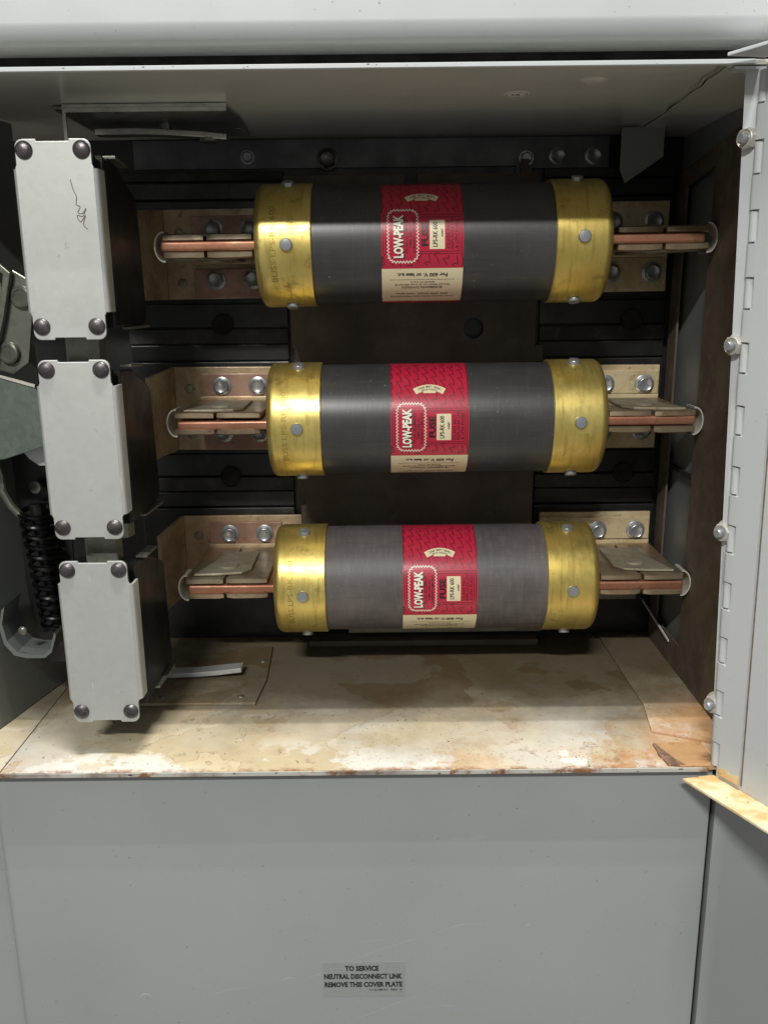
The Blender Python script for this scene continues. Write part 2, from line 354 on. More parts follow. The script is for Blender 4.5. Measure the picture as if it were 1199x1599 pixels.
# floor
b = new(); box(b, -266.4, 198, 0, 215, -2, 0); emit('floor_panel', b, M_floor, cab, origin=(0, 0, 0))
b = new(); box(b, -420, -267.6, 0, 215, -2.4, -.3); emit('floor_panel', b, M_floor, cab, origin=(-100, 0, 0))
b = new(); box(b, -420, 168, -1.0, -.02, -3.0, -.25); emit('floor_lip', b, M_edge, cab, bev=.25)
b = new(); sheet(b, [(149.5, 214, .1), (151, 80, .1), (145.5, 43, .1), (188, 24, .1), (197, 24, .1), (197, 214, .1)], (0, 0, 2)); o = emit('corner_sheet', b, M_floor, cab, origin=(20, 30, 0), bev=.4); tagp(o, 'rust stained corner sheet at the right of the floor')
b = new(); sheet(b, [(142.5, 27, .1), (150.5, -.3, .1), (173, -.3, .1), (173, 30, .1)], (0, 0, 1.1)); emit('corner_tab', b, M_rtab, cab, bev=.3)
b = new(); sheet(b, [(141.4, 26.5, .06), (143, 27, .06), (146.6, 16, .06), (149.6, 8, .06), (154, .2, .06), (148, .3, .06), (143.5, .6, .06), (142.8, 7, .06), (141.2, 13, .06), (141.8, 19, .06)], (0, 0, 1.35)); emit('rust_flake', b, simple('dark_purple_rust', (.24, .135, .095, 1), .9, 0, .6, 90, .6, (.50, .32, .19, 1), 1.), cab)
# cover plate and side post below the floor
b = new(); sheet(b, [(-276, 11.6, -4), (-275.4, 9.3, -4), (-273.6, 7.8, -4), (-271, 7, -4), (173.4, 7, -4), (174, 7.6, -4), (174, 9, -4), (-270, 9.4, -4), (-272.4, 10.2, -4), (-273.6, 11.8, -4)], (0, 0, -258)); cov = emit('cover_plate', b, M_paint, cab, True)
for (x0, z0, x1, z1, w_) in ((-85, -159, 6, -122, .28), (6, -122, 30, -117.5, .35), (-100, -160, -92, -158.5, .5), (-60, -134, -28, -129, .2), (-60, -196, 26, -159, .25), (-150, -172, -120, -165, .25), (60, -120, 64, -119.4, .6), (-196, -172, -188, -171, .9)):
    b = new(); n_ = 10; v = []
    for i in range(n_+1):
        t = i/n_; w2_ = w_*(.25+.75*math.sin(math.pi*min(max(t, .03), .97)))*rnd.uniform(.5, 1); zz = z0+(z1-z0)*t+2.2*math.sin(t*math.pi)+rnd.uniform(-.15, .15)
        v.append((b.verts.new((x0+(x1-x0)*t, 6.9, zz+w2_/2)), b.verts.new((x0+(x1-x0)*t, 6.9, zz-w2_/2))))
    for p, q in zip(v, v[1:]): b.faces.new([p[0], p[1], q[1], q[0]])
    emit('scratch', b, M_scr, cov)
b = new(); box(b, -420, -272.5, 10.2, 12.3, -262, -4); emit('side_post', b, M_paint, cab, bev=.8)
b = new(); sheet(b, [(176.3, 16, -4), (176.3, 4.5, -4), (178.5, 2.5, -4), (184, 3.0, -4), (190, 6.5, -4), (420, 6.5, -4), (420, 16, -4)], (0, 0, -258)); emit('side_post', b, M_paint, cab, True)
b = new(); box(b, -420, 420, 11, 13.4, -262, -5); emit('gap_shade_backing', b, M_hole, cab)
# walls
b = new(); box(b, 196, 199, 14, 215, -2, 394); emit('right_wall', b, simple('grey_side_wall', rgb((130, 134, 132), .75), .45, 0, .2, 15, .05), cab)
b = new(); box(b, -420, 199, 215, 217, -2, 397); emit('rear_wall', b, M_bak, cab)
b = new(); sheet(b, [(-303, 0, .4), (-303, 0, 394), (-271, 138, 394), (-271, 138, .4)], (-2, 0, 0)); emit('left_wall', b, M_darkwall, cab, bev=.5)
# dimple in the top panel, its highlight painted as pale colour
b = new(); lathe(b, [(9, -.2), (7, .7), (4, 1.1), (0, 1.2)], (0, 0, -1), (88, 41, 395.25), 28); emit('weld_dimple', b, M_pale, cab, True)
# hinge jamb
def hx(z): return 171.8-6.6*z/386
def jx(z): return 171.3-13.4*z/386
b = new()
zs = [392, 0.5]; ring = []
for z in zs: ring.append([(jx(z), 6, z), (jx(z)+1.5, 6.8, z), (hx(z)-.5, 1.5, z), (hx(z)-1.0, -1.0, z), (hx(z)-2.2, -.6, z)])
va = [[b.verts.new(p) for p in r] for r in ring]
for i in range(5): b.faces.new([va[0][i], va[0][(i+1) % 5], va[1][(i+1) % 5], va[1][i]])
b.faces.new(va[0]); b.faces.new(va[1][::-1]); emit('hinge_jamb', b, M_door, cab)
b = new(); sheet(b, [(jx(392)+1.5, 7, 392), (jx(.5)+1.5, 7, .5), (200, 7, .5), (200, 7, 392)], (0, 1.5, 0)); emit('front_stile', b, M_paint, cab)
for z, f in ((359, .45), (254, .38), (148.4, .4), (40.4, .35)):
    p = Vector((jx(z)*(1-f)+hx(z)*f-.2, 6*(1-f)-.5*f, z)); ax = Vector((-.86, -.51, 0))
    b = new(); hexbolt(b, p-ax*1.5, ax, 5.6, 5.0, True, .2); o = emit('hex_nut', b, M_whitenut, cab, True)
    b = new(); lathe(b, [(2.7, 0), (2.7, 5.2), (2.1, 6.0), (0, 6.0)], ax, p+ax*1.8, 16); emit('stud', b, M_zinc, o, True)
# door hanging on its piano hinge, opened towards the camera
dd = Vector((.47, -.883, 0)); dn = Vector((-.883, -.47, 0))
def dpt(t, z, off=0): return Vector((hx(z), -1.6, z))+dd*t+dn*(off+1.75)
b = new(); sheet(b, [dpt(2, 396), dpt(300, 396), dpt(300, -4), dpt(2, -4)], -dn*1.6); door = emit('door', b, M_door, cab); tagp(door, 'pale grey door standing open on its long hinge')
b = new(); sheet(b, [dpt(4.6, 394, .15), dpt(19.5, 394, .15), dpt(19.5, -1, .15), dpt(4.6, -1, .15)], dn*1.3); emit('hinge_leaf', b, M_door, door)
b = new(); sheet(b, [dpt(4.4, 3, 1.47), dpt(9, 4.5, 1.47), dpt(14, 3.2, 1.47), dpt(19.6, 6, 1.47), dpt(19.6, -1.2, 1.47), dpt(4.4, -1.2, 1.47)], dn*.1); emit('rust_stain', b, M_yel, door)
b = new(); sheet(b, [dpt(20.1, 394, .12), dpt(20.9, 394, .12), dpt(20.9, -1, .12), dpt(20.1, -1, .12)], dn*.25); emit('leaf_seam', b, simple('brown_seam_grime', (.20, .15, .11, 1), .8, 0, .5, 200), door)
for zz, dz in ((-4, -1.8), (396, 1.8)):
    b = new(); p0 = dpt(-1, zz); sheet(b, [dpt(0, zz, 0), dpt(-6, zz, 19.5), dpt(300, zz, 21), dpt(300, zz, 0)], (0, 0, dz)); emit('door_flange', b, M_yel if zz < 0 else M_door, door, bev=.4)
nk = 23
for i in range(nk):
    z0 = 2.0+16.95*i; z1 = z0+16.6; vis = i % 2 == 0
    r = 2.9; zc = (z0+z1)/2; a0 = Vector((hx(z0+.35), -1.6, z0+.35)); ax = Vector((hx(z1)-hx(z0), 0, z1-z0)); L = ax.length-.9
    if vis:
        b = new(); lathe(b, [(0, .3), (r-.4, .3), (r, .6), (r, L-.4), (r-.4, L-.1), (0, L-.1)], ax, a0, 24)
        emit('hinge_knuckle', b, M_door, door, True)
    else:                                     # the door leaf wraps the pin here
        zb, zt = z0-.15, z1+.15; c0 = Vector((hx(zb), -1.6, zb)); P = []
        for k_ in range(11):
            a = math.pi*k_/10; P.append(c0+dn*3.2*math.cos(a)-dd*3.2*math.sin(a))
        P += [c0+dd*4.58-dn*1.0, c0+dd*4.58+dn*3.2]
        b = new(); sheet(b, P, (hx(zt)-hx(zb), 0, zt-zb)); emit('hinge_wrap', b, M_door, door, True)
# ================================================================== REAR BOARDS AND RAILS
b = new()
out = [(-101.5, 368), (-12, 368), (-12, 361), (-2, 361), (-2, 368), (74, 368), (74, 378), (80, 378), (80, 368), (88, 368), (88, 243), (94.5, 243), (94.5, 231), (90, 231), (90, 40), (-96, 40), (-96, 118), (-93, 118), (-93, 232), (-97, 232), (-97, 243), (-99, 243)]
sheet(b, [(x, 205, z) for x, z in out], (0, 1.6, 0), [circle((40.7, 205, 256.3), 7.8, 'y'), circle((-6, 205, 300), 6, 'y')])
tagp(emit('insulating_board', b, M_fib, None), 'brown fibre board with a round hole standing behind the fuses', 'insulating board')
base = empty('moulded_base', (0, 214, 0), 'black moulded insulating base carrying the clips, split into horizontal slabs', 'insulating base')
for xa, xb in ((-225, -101.8), (92, 189)):
    z = 44; i = 0
    hs = []
    for pz in (79.5, 196.5, 315.3):
        hs += [(pz-36, pz+36, 207.5), (pz+37, pz+49, 209.5), (pz+50, pz+61, 208.3), (pz+62, pz+80, 210.5)]
    for (za, zb, y) in hs:
        if za > 372: continue
        b = new(); box(b, xa, xb, y, 214, za, min(zb, 372)); emit('slab', b, M_dust if i % 4 == 2 else M_bak, base, bev=.8); i += 1
for x in (162.5, -152.3):
    for z in (261.0, 141.0):
        b = new(); lathe(b, [(8.2, 0), (8.2, 1.2), (7.6, 1.4), (7.4, .6), (0, .6)], (0, -1, 0), (x, 207.9, z), 28); emit('hole_shade_disc', b, M_hole, base, True)  # raised black discs, the dark inside of holes put into their colour
rail = empty('mounting_rail', (-40, 215, 370), 'dark grey steel rail with bolts across the top of the rear wall', 'rail')
b = new(); sheet(b, [(x, 211.5, z) for x, z in ((-212, 394), (140, 394), (140, 372), (83, 372), (83, 365), (71, 365), (71, 374), (-101, 374), (-212, 374))], (0, 2.5, 0)); emit('rail_plate', b, simple('rail_grey', rgb((98, 102, 104), .8), .4, .2), rail, bev=.4)
for x, z, r in ((-127.6, 381.8, 4.2), (-68.5, 379.8, 6.5), (78.5, 379, 4.5), (101.8, 380.6, 5.2), (128.4, 380.4, 5.2)):
    b = new(); hexbolt(b, (x, 211.6, z), (0, -1, 0), r, 4, True, .4); emit('hex_bolt', b, M_zinc if r < 6 else M_rivet, rail, True)
b = new(); sheet(b, [(139.5, 176, 394), (139.5, 176, 366), (143.5, 176, 357), (169.5, 176, 374.5), (169.5, 176, 394)], (0, 1.8, 0)); tagp(emit('corner_gusset', b, M_gus, None, bev=.4), 'small grey pointed gusset hanging in the top right rear corner', 'gusset')
# fibre sheet lining the right side, with a tall window
bs = empty('side_barrier', (190, 110, 2), 'brown fibre barrier sheet with a tall window lining the right side', 'barrier sheet')
b = new(); sheet(b, [(190, y, z) for y, z in ((22, 2.2), (22, 388), (204, 366), (204, 2.2))], (1.6, 0, 0), [[(190, y, z) for y, z in ((130, 24), (130, 362.5), (184, 355), (186, 270), (184.5, 160), (186, 24))]]); emit('fibre_sheet', b, M_fibd, bs)
b = new(); box(b, 191.9, 194.5, 120, 196, 150, 153); emit('cross_strip', b, M_hole, bs)
b = new(); sheet(b, [(186, 214, 30), (188.6, 150, 19.5), (188.6, 150, 21.3), (186, 214, 32)], (.8, 0, 0)); emit('edge_strip', b, M_inner, bs)
b = new(); box(b, 120, 176, 196, 203, 38, 46); tagp(emit('base_foot', b, M_steel, None, bev=.6), 'dull steel foot strip under the lowest right clip', 'strip')
b = new(); sheet(b, [(-92, 192, .2), (96, 192, .2), (96, 212, .2), (-92, 212, .2)], (0, 0, 5)); tagp(emit('rear_rail', b, M_fib, None, bev=.8), 'rail along the floor behind the lowest fuse, coloured dark brown for the shadow there', 'rail')  # dark fibre colour paints in the shadow below the lowest fuse
b = new(); box(b, -60, 100, 203, 204.6, 8, 30); tagp(emit('slotted_strip', b, M_dull, None, bev=.4), 'thin dull steel strip standing behind the rear floor rail', 'strip')
# ================================================================== FUSES
TR, CR, HL = 38.3, 40.0, 114.8
def cyl(R, x, a): return (x, -R*math.cos(a), -R*math.sin(a))
def patch(bm, R, x0, x1, a0, a1, step=3):
    n = max(1, int(abs(a1-a0)/step)); rows = []
    for i in range(n+1):
        a = math.radians(a0+(a1-a0)*i/n); rows.append((bm.verts.new(cyl(R, x0, a)), bm.verts.new(cyl(R, x1, a))))
    for p, q in zip(rows, rows[1:]): bm.faces.new([p[0], p[1], q[1], q[0]])
def ribbon(bm, pts, wd, R):
    """pts in (x mm, angle deg) on the cylinder"""
    k = math.radians(1)*R; P0 = [Vector((p[0], p[1]*k)) for p in pts]; L = []; P = [P0[0]]
    for p, q in zip(P0, P0[1:]):
        m_ = max(1, int(abs(q.y-p.y)/1.4+.99)); P += [p.lerp(q, (i+1)/m_) for i in range(m_)]
    for i, p in enumerate(P):
        t = (P[min(i+1, len(P)-1)]-P[max(i-1, 0)]); t = t.normalized() if t.length > 0 else Vector((1, 0)); nrm = Vector((-t.y, t.x))*wd/2
        L.append([bm.verts.new(cyl(R, q.x, q.y/R)) for q in (p+nrm, p-nrm)])
    for a, c in zip(L, L[1:]): bm.faces.new([a[0], a[1], c[1], c[0]])
fuse = empty('cartridge_fuse', (0, 0, 0), 'x', 'fuse', 'cartridge fuses clipped across the compartment')
b = new(); lathe(b, [(TR-2, -82), (TR, -82), (TR, 82), (TR-2, 82)], (1, 0, 0), (0, 0, 0), 144); emit('tube', b, M_tube, fuse, True, (0, 0, 0))
for s, nm in ((-1, 36.8), (1, 36.8)):
    b = new(); pr = [(0, HL), (CR-5.0, HL)]+[(CR-5+5*math.sin(a), HL-5+5*math.cos(a)) for a in [math.pi/2*i/7 for i in range(1, 8)]]+[(CR, HL-nm+.5), (CR-.4, HL-nm), (TR+.05, HL-nm)]
    lathe(b, pr, (s, 0, 0), (0, 0, 0), 128); cap = emit('end_cap', b, M_brass, fuse, True, (0, 0, 0))
    for k_ in range(5):
        a = math.radians(72*k_+(1 if s < 0 else -2)); x = s*(HL-(21 if s < 0 else 19.5)); d = Vector((0, -math.cos(a), -math.sin(a)))
        b = new(); lathe(b, [(4.1, -.5), (4.1, 2.0), (3.7, 2.5), (2.2, 2.75), (0, 2.8)], d, Vector(cyl(CR-.2, x, a)), 10, .3); emit('pin_head', b, M_zinc, cap, True, (x, 0, 0))
    b = new(); x0, x1 = (HL-5, 177); box(b, min(s*x0, s*x1), max(s*x0, s*x1), -25.6, 25, -3.1, 3.1); emit('blade', b, M_cop, fuse, True, (0, 0, 0), bev=1.9, seg=4)
    b = new(); lathe(b, [(9, HL-.5), (9, HL+1.2), (8, HL+1.8), (4, HL+1.8)], (s, 0, 0), (0, 0, 0), 24); emit('blade_collar', b, M_brass, fuse, True, (0, 0, 0))
# stamped lettering on the left cap
b = new(); t = text_uv('BUSS LPS-RK 600', 50, 3.6, -.012, (0, 25)); mapped(b, t, lambda u, v: cyl(CR+.05, -HL+14-v, math.radians(36)-u/CR)); emit('stamping', b, M_stamp, fuse, False, (0, 0, 0))
# label ring, cream starts at angle 0
LX0, LX1 = -26.2, 26.2; R0 = TR+.10
b = new(); patch(b, R0, LX0, LX1, 0, 360); lab = emit('label', b, M_red, fuse, True, (0, 0, 0))
def lx(u): return LX0+u*.935
def sub(name, bm, mat): return emit(name, bm, mat, lab, False, (0, 0, 0))
b = new()                                    # jagged fuse-curve pattern
for r0, r1 in ((-118, -52), (-15, -1.5), (51, 80)):
    for c in range(-1, 10):
        a = -120+(c*5.1) % 13.5; x = 1+6.3*c
        while a < 82:
            seq = [(0, 0), (.6, 4.5), (1.0, 8.0), (-1.6, 7.0), (-3.0, 8.2), (-1.4, 10.2), (-.3, 13.5)]
            pts = [(x+p, a+q) for p, q in seq]; pts = [(lx(min(max(p, .4), 55.6)), q) for p, q in pts if r0 <= q <= r1]
            if len(pts) > 1: ribbon(b, pts, .62, R0+.05)
            a += 13.5
sub('curve_pattern', b, M_dred)['kind'] = 'stuff'
b = new()                                    # double frame
for x0, x1, a0, a1 in ((1.2, 54.8, -50.5, -14), (3.0, 53.2, -48, -16)):
    n = 14; pts = [(lx(x0), a0+(a1-a0)*i/n) for i in range(n+1)]; ribbon(b, pts, .45, R0+.05)
    pts = [(lx(x1), a0+(a1-a0)*i/n) for i in range(n+1)]; ribbon(b, pts, .45, R0+.05)
    ribbon(b, [(lx(x0), a0), (lx(x1), a0)], .45, R0+.05); ribbon(b, [(lx(x0), a1), (lx(x1), a1)], .45, R0+.05)
sub('frame_lines', b, M_dred)
# badge with a zigzag border
def badge(amp):
    x0, x1, a0, a1 = 4.6, 24.8, -55.5, -6.5; k = math.radians(1)*TR; h0, h1 = a0*k, a1*k; c = 3.2
    P = [(x0+c, h0), (x1-c, h0), (x1, h0+c), (x1, h1-c), (x1-c, h1), (x0+c, h1), (x0, h1-c), (x0, h0+c), (x0+c, h0)]
    P = [Vector(p) for p in P]; L = [(q-p).length for p, q in zip(P, P[1:])]; tot = sum(L); n = 92; out = []
    ctr = Vector(((x0+x1)/2, (h0+h1)/2))
    for i in range(n):
        d = tot*i/n; j = 0
        while d > L[j]: d -= L[j]; j += 1
        p = P[j].lerp(P[j+1], d/L[j]); e = (P[j+1]-P[j]).normalized(); nn = Vector((e.y, -e.x))
        out.append(p+nn*(amp if i % 2 else -amp))
    return [(lx(p.x), p.y/k) for p in out]
b = new(); bp = badge(.75); fl = badge(0)
n = 16
for i in range(n):                           # plain red ground under the badge
    a0_, a1_ = -55+(48.5)*i/n, -55+(48.5)*(i+1)/n; patch(b, R0+.10, lx(5.2), lx(24.2), a0_, a1_, 10)
sub('badge_ground', b, M_red)
b = new(); ribbon(b, bp+[bp[0]], .62, R0+.16); sub('badge_border', b, M_white)
def up(body, xb, cap_, a_bot, a_top, mat, name, R=.16, bold=.0, dx=0, dn_=0):
    """text reading upwards: letter tops to the left"""
    ln = math.radians(a_bot-a_top)*TR; b = new(); t = text_uv(body, ln, cap_, bold, (0, max(2, int(ln/1.6))))
    mapped(b, t, lambda u, v: cyl(R0+R, lx(xb-v+dx), math.radians(a_bot+dn_)-u/TR)); return sub(name, b, mat)
up('LOW-PEAK', 14.6, 6.4, -10.5, -50.5, M_blackp, 'lettering', .17, .03, .8, 1.0)
up('LOW-PEAK', 14.6, 6.4, -10.5, -50.5, M_white, 'lettering', .23, .03)
up('DUAL-ELEMENT', 18.0, 1.7, -15, -46, M_blackp, 'lettering'); up('TIME-DELAY', 20.6, 1.7, -19, -42, M_blackp, 'lettering'); up('CURRENT-LIMITING', 23.1, 1.7, -14.5, -46.5, M_blackp, 'lettering')
up('FUSE', 31.8, 4.5, -21, -42.5, M_blackp, 'lettering', .16, .025)
b = new(); patch(b, R0+.10, lx(32.9), lx(43.2), -45, -18.2, 2); sub('rating_box', b, M_cream)
up('LPS-RK 600', 38.2, 3.2, -20.2, -43, M_blackp, 'lettering', .16, .006); up('AMP', 42.2, 1.5, -29, -37, M_blackp, 'lettering')
for s_, x, a in (('CLASS RK1', 46.6, -43), ('REPLACES LPS', 49.3, -47), ('& LPN FUSES', 52.2, -46)): up(s_, x, 2.0, -18.5, a, M_dred, 'lettering', .16, .005)
b = new(); patch(b, R0+.10, LX0, LX1, 0, 49, 3); sub('cream_band', b, M_cream)
def inv(body, a_base, cap_, wd, mat=None, bold=0., cx=28, name='lettering', bend=0.):
    b = new(); t = text_uv(body, wd, cap_, bold, (1, 2) if cap_ > 2 else None)
    mapped(b, t, lambda u, v: cyl(R0+.17, lx(cx+wd/2-u), math.radians(a_base+bend*((u-wd/2)/(wd/2))**2)+v/TR)); return sub(name, b, mat or M_blackp)
inv('For 600 V. or less a.c.', 5.0, 2.7, 35, bold=.02); inv('MADE IN U.S.A.', 14.2, 1.1, 17); inv('McGraw-Edison Co. St. Louis, MO 63178', 17.2, 1.3, 38)
inv('BUSSMANN DIVISION', 20.2, 2.0, 28); inv('200 000 amps. rms sym.', 30.2, 1.9, 37); inv('Interrupting rating (see instructions)', 35.6, 1.7, 44)
b = new(); ribbon(b, [(lx(5.5), 12), (lx(50.5), 12)], .25, R0+.17); sub('rule_line', b, M_blackp)
# small listing seal, arched
b = new(); k = math.radians(1)*TR; rows = []
for i in range(17):
    q = (i-8)/8; u = 28+q*11.8; dn2 = 5.2*q*q
    rows.append((b.verts.new(cyl(R0+.13, lx(u-q*1.2*0), math.radians(-76.5+dn2))), b.verts.new(cyl(R0+.13, lx(28+q*9.4), math.radians(-69.3+dn2*.8)))))
for p, q in zip(rows, rows[1:]): b.faces.new([p[0], p[1], q[1], q[0]])
patch(b, R0+.12, lx(23.5), lx(32.5), -70, -66.5, 2); sub('listing_seal', b, M_cream)
inv('UND. LAB. INC.', -74.9, 1.5, 17, bend=3.6, bold=.01, name='seal_lettering'); inv('LISTED FUSE', -71.6, 1.2, 11.5, bend=1.8, name='seal_lettering')
bpy.context.view_layer.update(); allobj = list(bpy.data.objects)
fuses = [fuse]
for i in range(2): fuses.append(copy_tree(fuse))
FC = [(4.2, 138, 315.3), (7.0, 138, 197.0), (7.0, 138, 78.6)]
spec = [(25.4, -7.2, .006, 'topmost brass capped cartridge fuse, its upper third in shadow, dark grey tube', .006),
        (33.0, -5.0, 0, 'middle cartridge fuse with brass caps and dark grey tube between the two other fuses', .002),
        (26.8, 2.6, 0, 'lowest cartridge fuse with paler mauve grey tube, just above the stained floor', .0)]
M_tubes = [M_tube, M_tube, M_tubed]
for f_, c, (rot, dx, tilt, lb, ty) in zip(fuses, FC, spec):
    f_.location = Vector(c)*S; f_['label'] = lb; f_.rotation_euler = (0, -ty, 0)
    for ch in [o for o in bpy.data.objects if o.parent == f_]:
        if ch.name.startswith('label'): ch.rotation_euler = (math.radians(rot), 0, 0); ch.location = (dx*S, 0, 0)
        if ch.name.startswith('tube') and f_ is fuses[2]: ch.data = ch.data.copy(); ch.data.materials[0] = M_tubed
# ================================================================== FUSE CLIPS
def make_clip(s):
    """s=-1 left, +1 right. local origin at the blade axis (X=0 plane of the row), mm"""
    c = empty('fuse_clip', (0, 0, 0), 'x', 'fuse clip', 'fuse clips holding the blades')
    Y = 65.0; X = lambda x: s*abs(x) if True else x
    mp, pd = (M_plate, M_pad) if s < 0 else (M_plateR, M_plateR)
    ot = 191 if s < 0 else 185; it = 96
    def bx(nm, x0, x1, y0, y1, z0, z1, m, bev=.5):
        b = new(); box(b, min(s*x0, s*x1), max(s*x0, s*x1), y0, y1, z0, z1); return emit(nm, b, m, c, False, (0, 0, 0), bev=bev)
    bx('base_plate', it, ot, Y, Y+3, -34, 31, mp)
    if s < 0:
        b = new(); sheet(b, [(-191.5, Y+3, 31), (-206, Y-2, 31), (-203, Y-52, 29), (-203, Y-52, -36), (-206, Y-2, -34), (-191.5, Y+3, -34)][::5] if False else [(-191, Y+.5, 31), (-191, Y+.5, -34), (-199, Y-46, -34), (-199, Y-46, 27)], (-2.6, 0, 0)); emit('side_flange', b, mp, c, False, (0, 0, 0), bev=.4)
        bx('copper_pad', 112, 170.5, Y-2.5, Y, 6, 26, pd); bx('copper_pad', 112, 170, Y-2.5, Y, -33, -12, pd)
    else:
        bx('upper_strap', it, 184, Y-2, Y, 9, 27, mp); bx('lower_strap', it, 180, Y-1.2, Y, -32, -9, mp)
    xs = (154, 126) if s < 0 else (173, 142.5)
    for x in xs:
        for z in (16.5, -20):
            b = new(); hexbolt(b, (s*x, Y-2.4, z), (0, -1, 0), 5.9, 4, True, .2+x*.1+z); emit('hex_bolt', b, M_zinc, c, True, (0, 0, 0))
    if s < 0:
        for z in (14.5, -22): b = new(); dome(b, (-180, Y, z), (0, -1, 0), 3.4, 1.6); emit('rivet', b, M_dull, c, True, (0, 0, 0))
    # jaws: each has two fingers with a slit between them and a thicker rolled front lip
    XO, XM, XI = (171, 143.8, 113.5) if s < 0 else (183.5, 154.7, 125)
    for u in (1, -1):
        b = new()
        for fi, (xa, xb) in enumerate(((XO, XM+1.1), (XM-1.1, XI))):
            j = rnd.uniform(-.3, .3)
            def Pf(x, y, z): return (s*x, y, u*(z))
            z0 = 3.25; yf = -26.5+(.8 if fi else 0)+j; ch = 4 if fi == 0 else 0
            prof = [(yf, z0+.9), (yf+.3, z0+3.9), (yf+2.6, z0+4.8), (yf+8, z0+3.0), (Y-6, z0+3.0), (Y-6, z0), (yf+2, z0)]
            nx = 7; rows = []; ph = rnd.uniform(0, 6); am = rnd.uniform(.15, .4)
            for q in range(nx+1):
                t = q/nx; xx = xa+(xb-xa)*t; wv = am*math.sin(ph+t*4.2)+rnd.uniform(-.08, .08); end = min(t, 1-t)*nx
                rd = .9 if end < .5 else 0                          # fingers lean back a little at their ends
                rows.append([b.verts.new(Pf(xx+(rnd.uniform(-.4, .4) if 0 < q < nx else (.8 if (q == 0) == (fi == 1) and k_ < 3 else 0)*(1 if q == 0 else -1)*0), y+(rd if k_ < 3 else 0)+(wv if k_ < 4 else 0), z+(wv*.6 if k_ in (1, 2) else 0)-(rd*.35 if k_ in (1, 2) else 0))) for k_, (y, z) in enumerate(prof)])
            for R1, R2 in zip(rows, rows[1:]):
                for k_ in range(7): b.faces.new([R1[k_], R1[(k_+1) % 7], R2[(k_+1) % 7], R2[k_]])
            b.faces.new(rows[0]); b.faces.new(rows[-1][::-1])
        o = emit('jaw', b, M_jaw, c, True, (0, 0, 0), bev=.45)
        # foot of the jaw turning up along the plate
        b = new(); sheet(b, [(s*XO, Y-2.6, u*3.2), (s*XI, Y-2.6, u*3.2), (s*XI, Y-2.6, u*9), (s*XO, Y-2.6, u*9)], (0, -3.2, 0)); emit('jaw_foot', b, mp, c, False, (0, 0, 0), bev=.8)
        # pressure plate riveted over the fingers
        b = new(); pp = [(XO-4, -16), (XO-15, 22), (XO-15, 40), (XI+14, 40), (XI+14, -2), (XI+20, -12), (XM+5, -15)]
        sheet(b, [(s*x, y, u*6.6) for x, y in pp], (0, 0, u*1.7)); pl = emit('pressure_plate', b, M_dull, c, False, (0, 0, 0), bev=.4)
        b = new(); lathe(b, [(7.2, 0), (7.2, .6), (6.4, 1.3), (2.5, 1.5), (0, 1.5)], (0, 0, u), (s*(XM+1), 2, u*8.3), 28); emit('rivet_head', b, M_dull, pl, True, (0, 0, 0))
    # spring strip curling round the outer end of both jaws
    b = new(); n = 20; R_ = 8.7; pts = []
    for i in range(n+1):
        a = math.radians(-100+200*i/n); pts.append((XO+.5+5.2*math.cos(a), R_*math.sin(a)))
    for (x0, z0), (x1, z1) in zip(pts, pts[1:]):
        n0 = Vector((x0-XO, z0)).normalized()*.95; n1 = Vector((x1-XO, z1)).normalized()*.95
        V = [[(x0, z0), (x0+n0.x, z0+n0.y)], [(x1, z1), (x1+n1.x, z1+n1.y)]]
        q = [b.verts.new((s*x, y, z)) for y in (-23, -8) for (x, z) in (V[0][0], V[0][1], V[1][1], V[1][0])]
        for f4 in ((0, 1, 2, 3), (7, 6, 5, 4), (0, 3, 7, 4), (1, 5, 6, 2)): b.faces.new([q[k_] for k_ in f4])
    bmesh.ops.remove_doubles(b, verts=b.verts, dist=.01)
    bmesh.ops.delete(b, geom=[f for f in b.faces if False], context='FACES')
    emit('spring_strip', b, M_ring, c, False, (0, 0, 0)); return c
names = ['top', 'middle', 'lowest']
for s in (-1, 1):
    proto = make_clip(s); bpy.context.view_layer.update(); allobj = list(bpy.data.objects)
    cl = [proto, copy_tree(proto), copy_tree(proto)]
    for i, c in enumerate(cl):
        c.location = Vector((0, 138, (315.3, 197.3, 79.2)[i]))*S; c.rotation_euler = (0, math.radians((-.4, .3, 0)[i]), 0)
        c['label'] = ('tarnished copper coloured fuse clip gripping the left blade of the %s fuse' if s < 0 else 'olive tarnished fuse clip gripping the right blade of the %s fuse') % names[i]
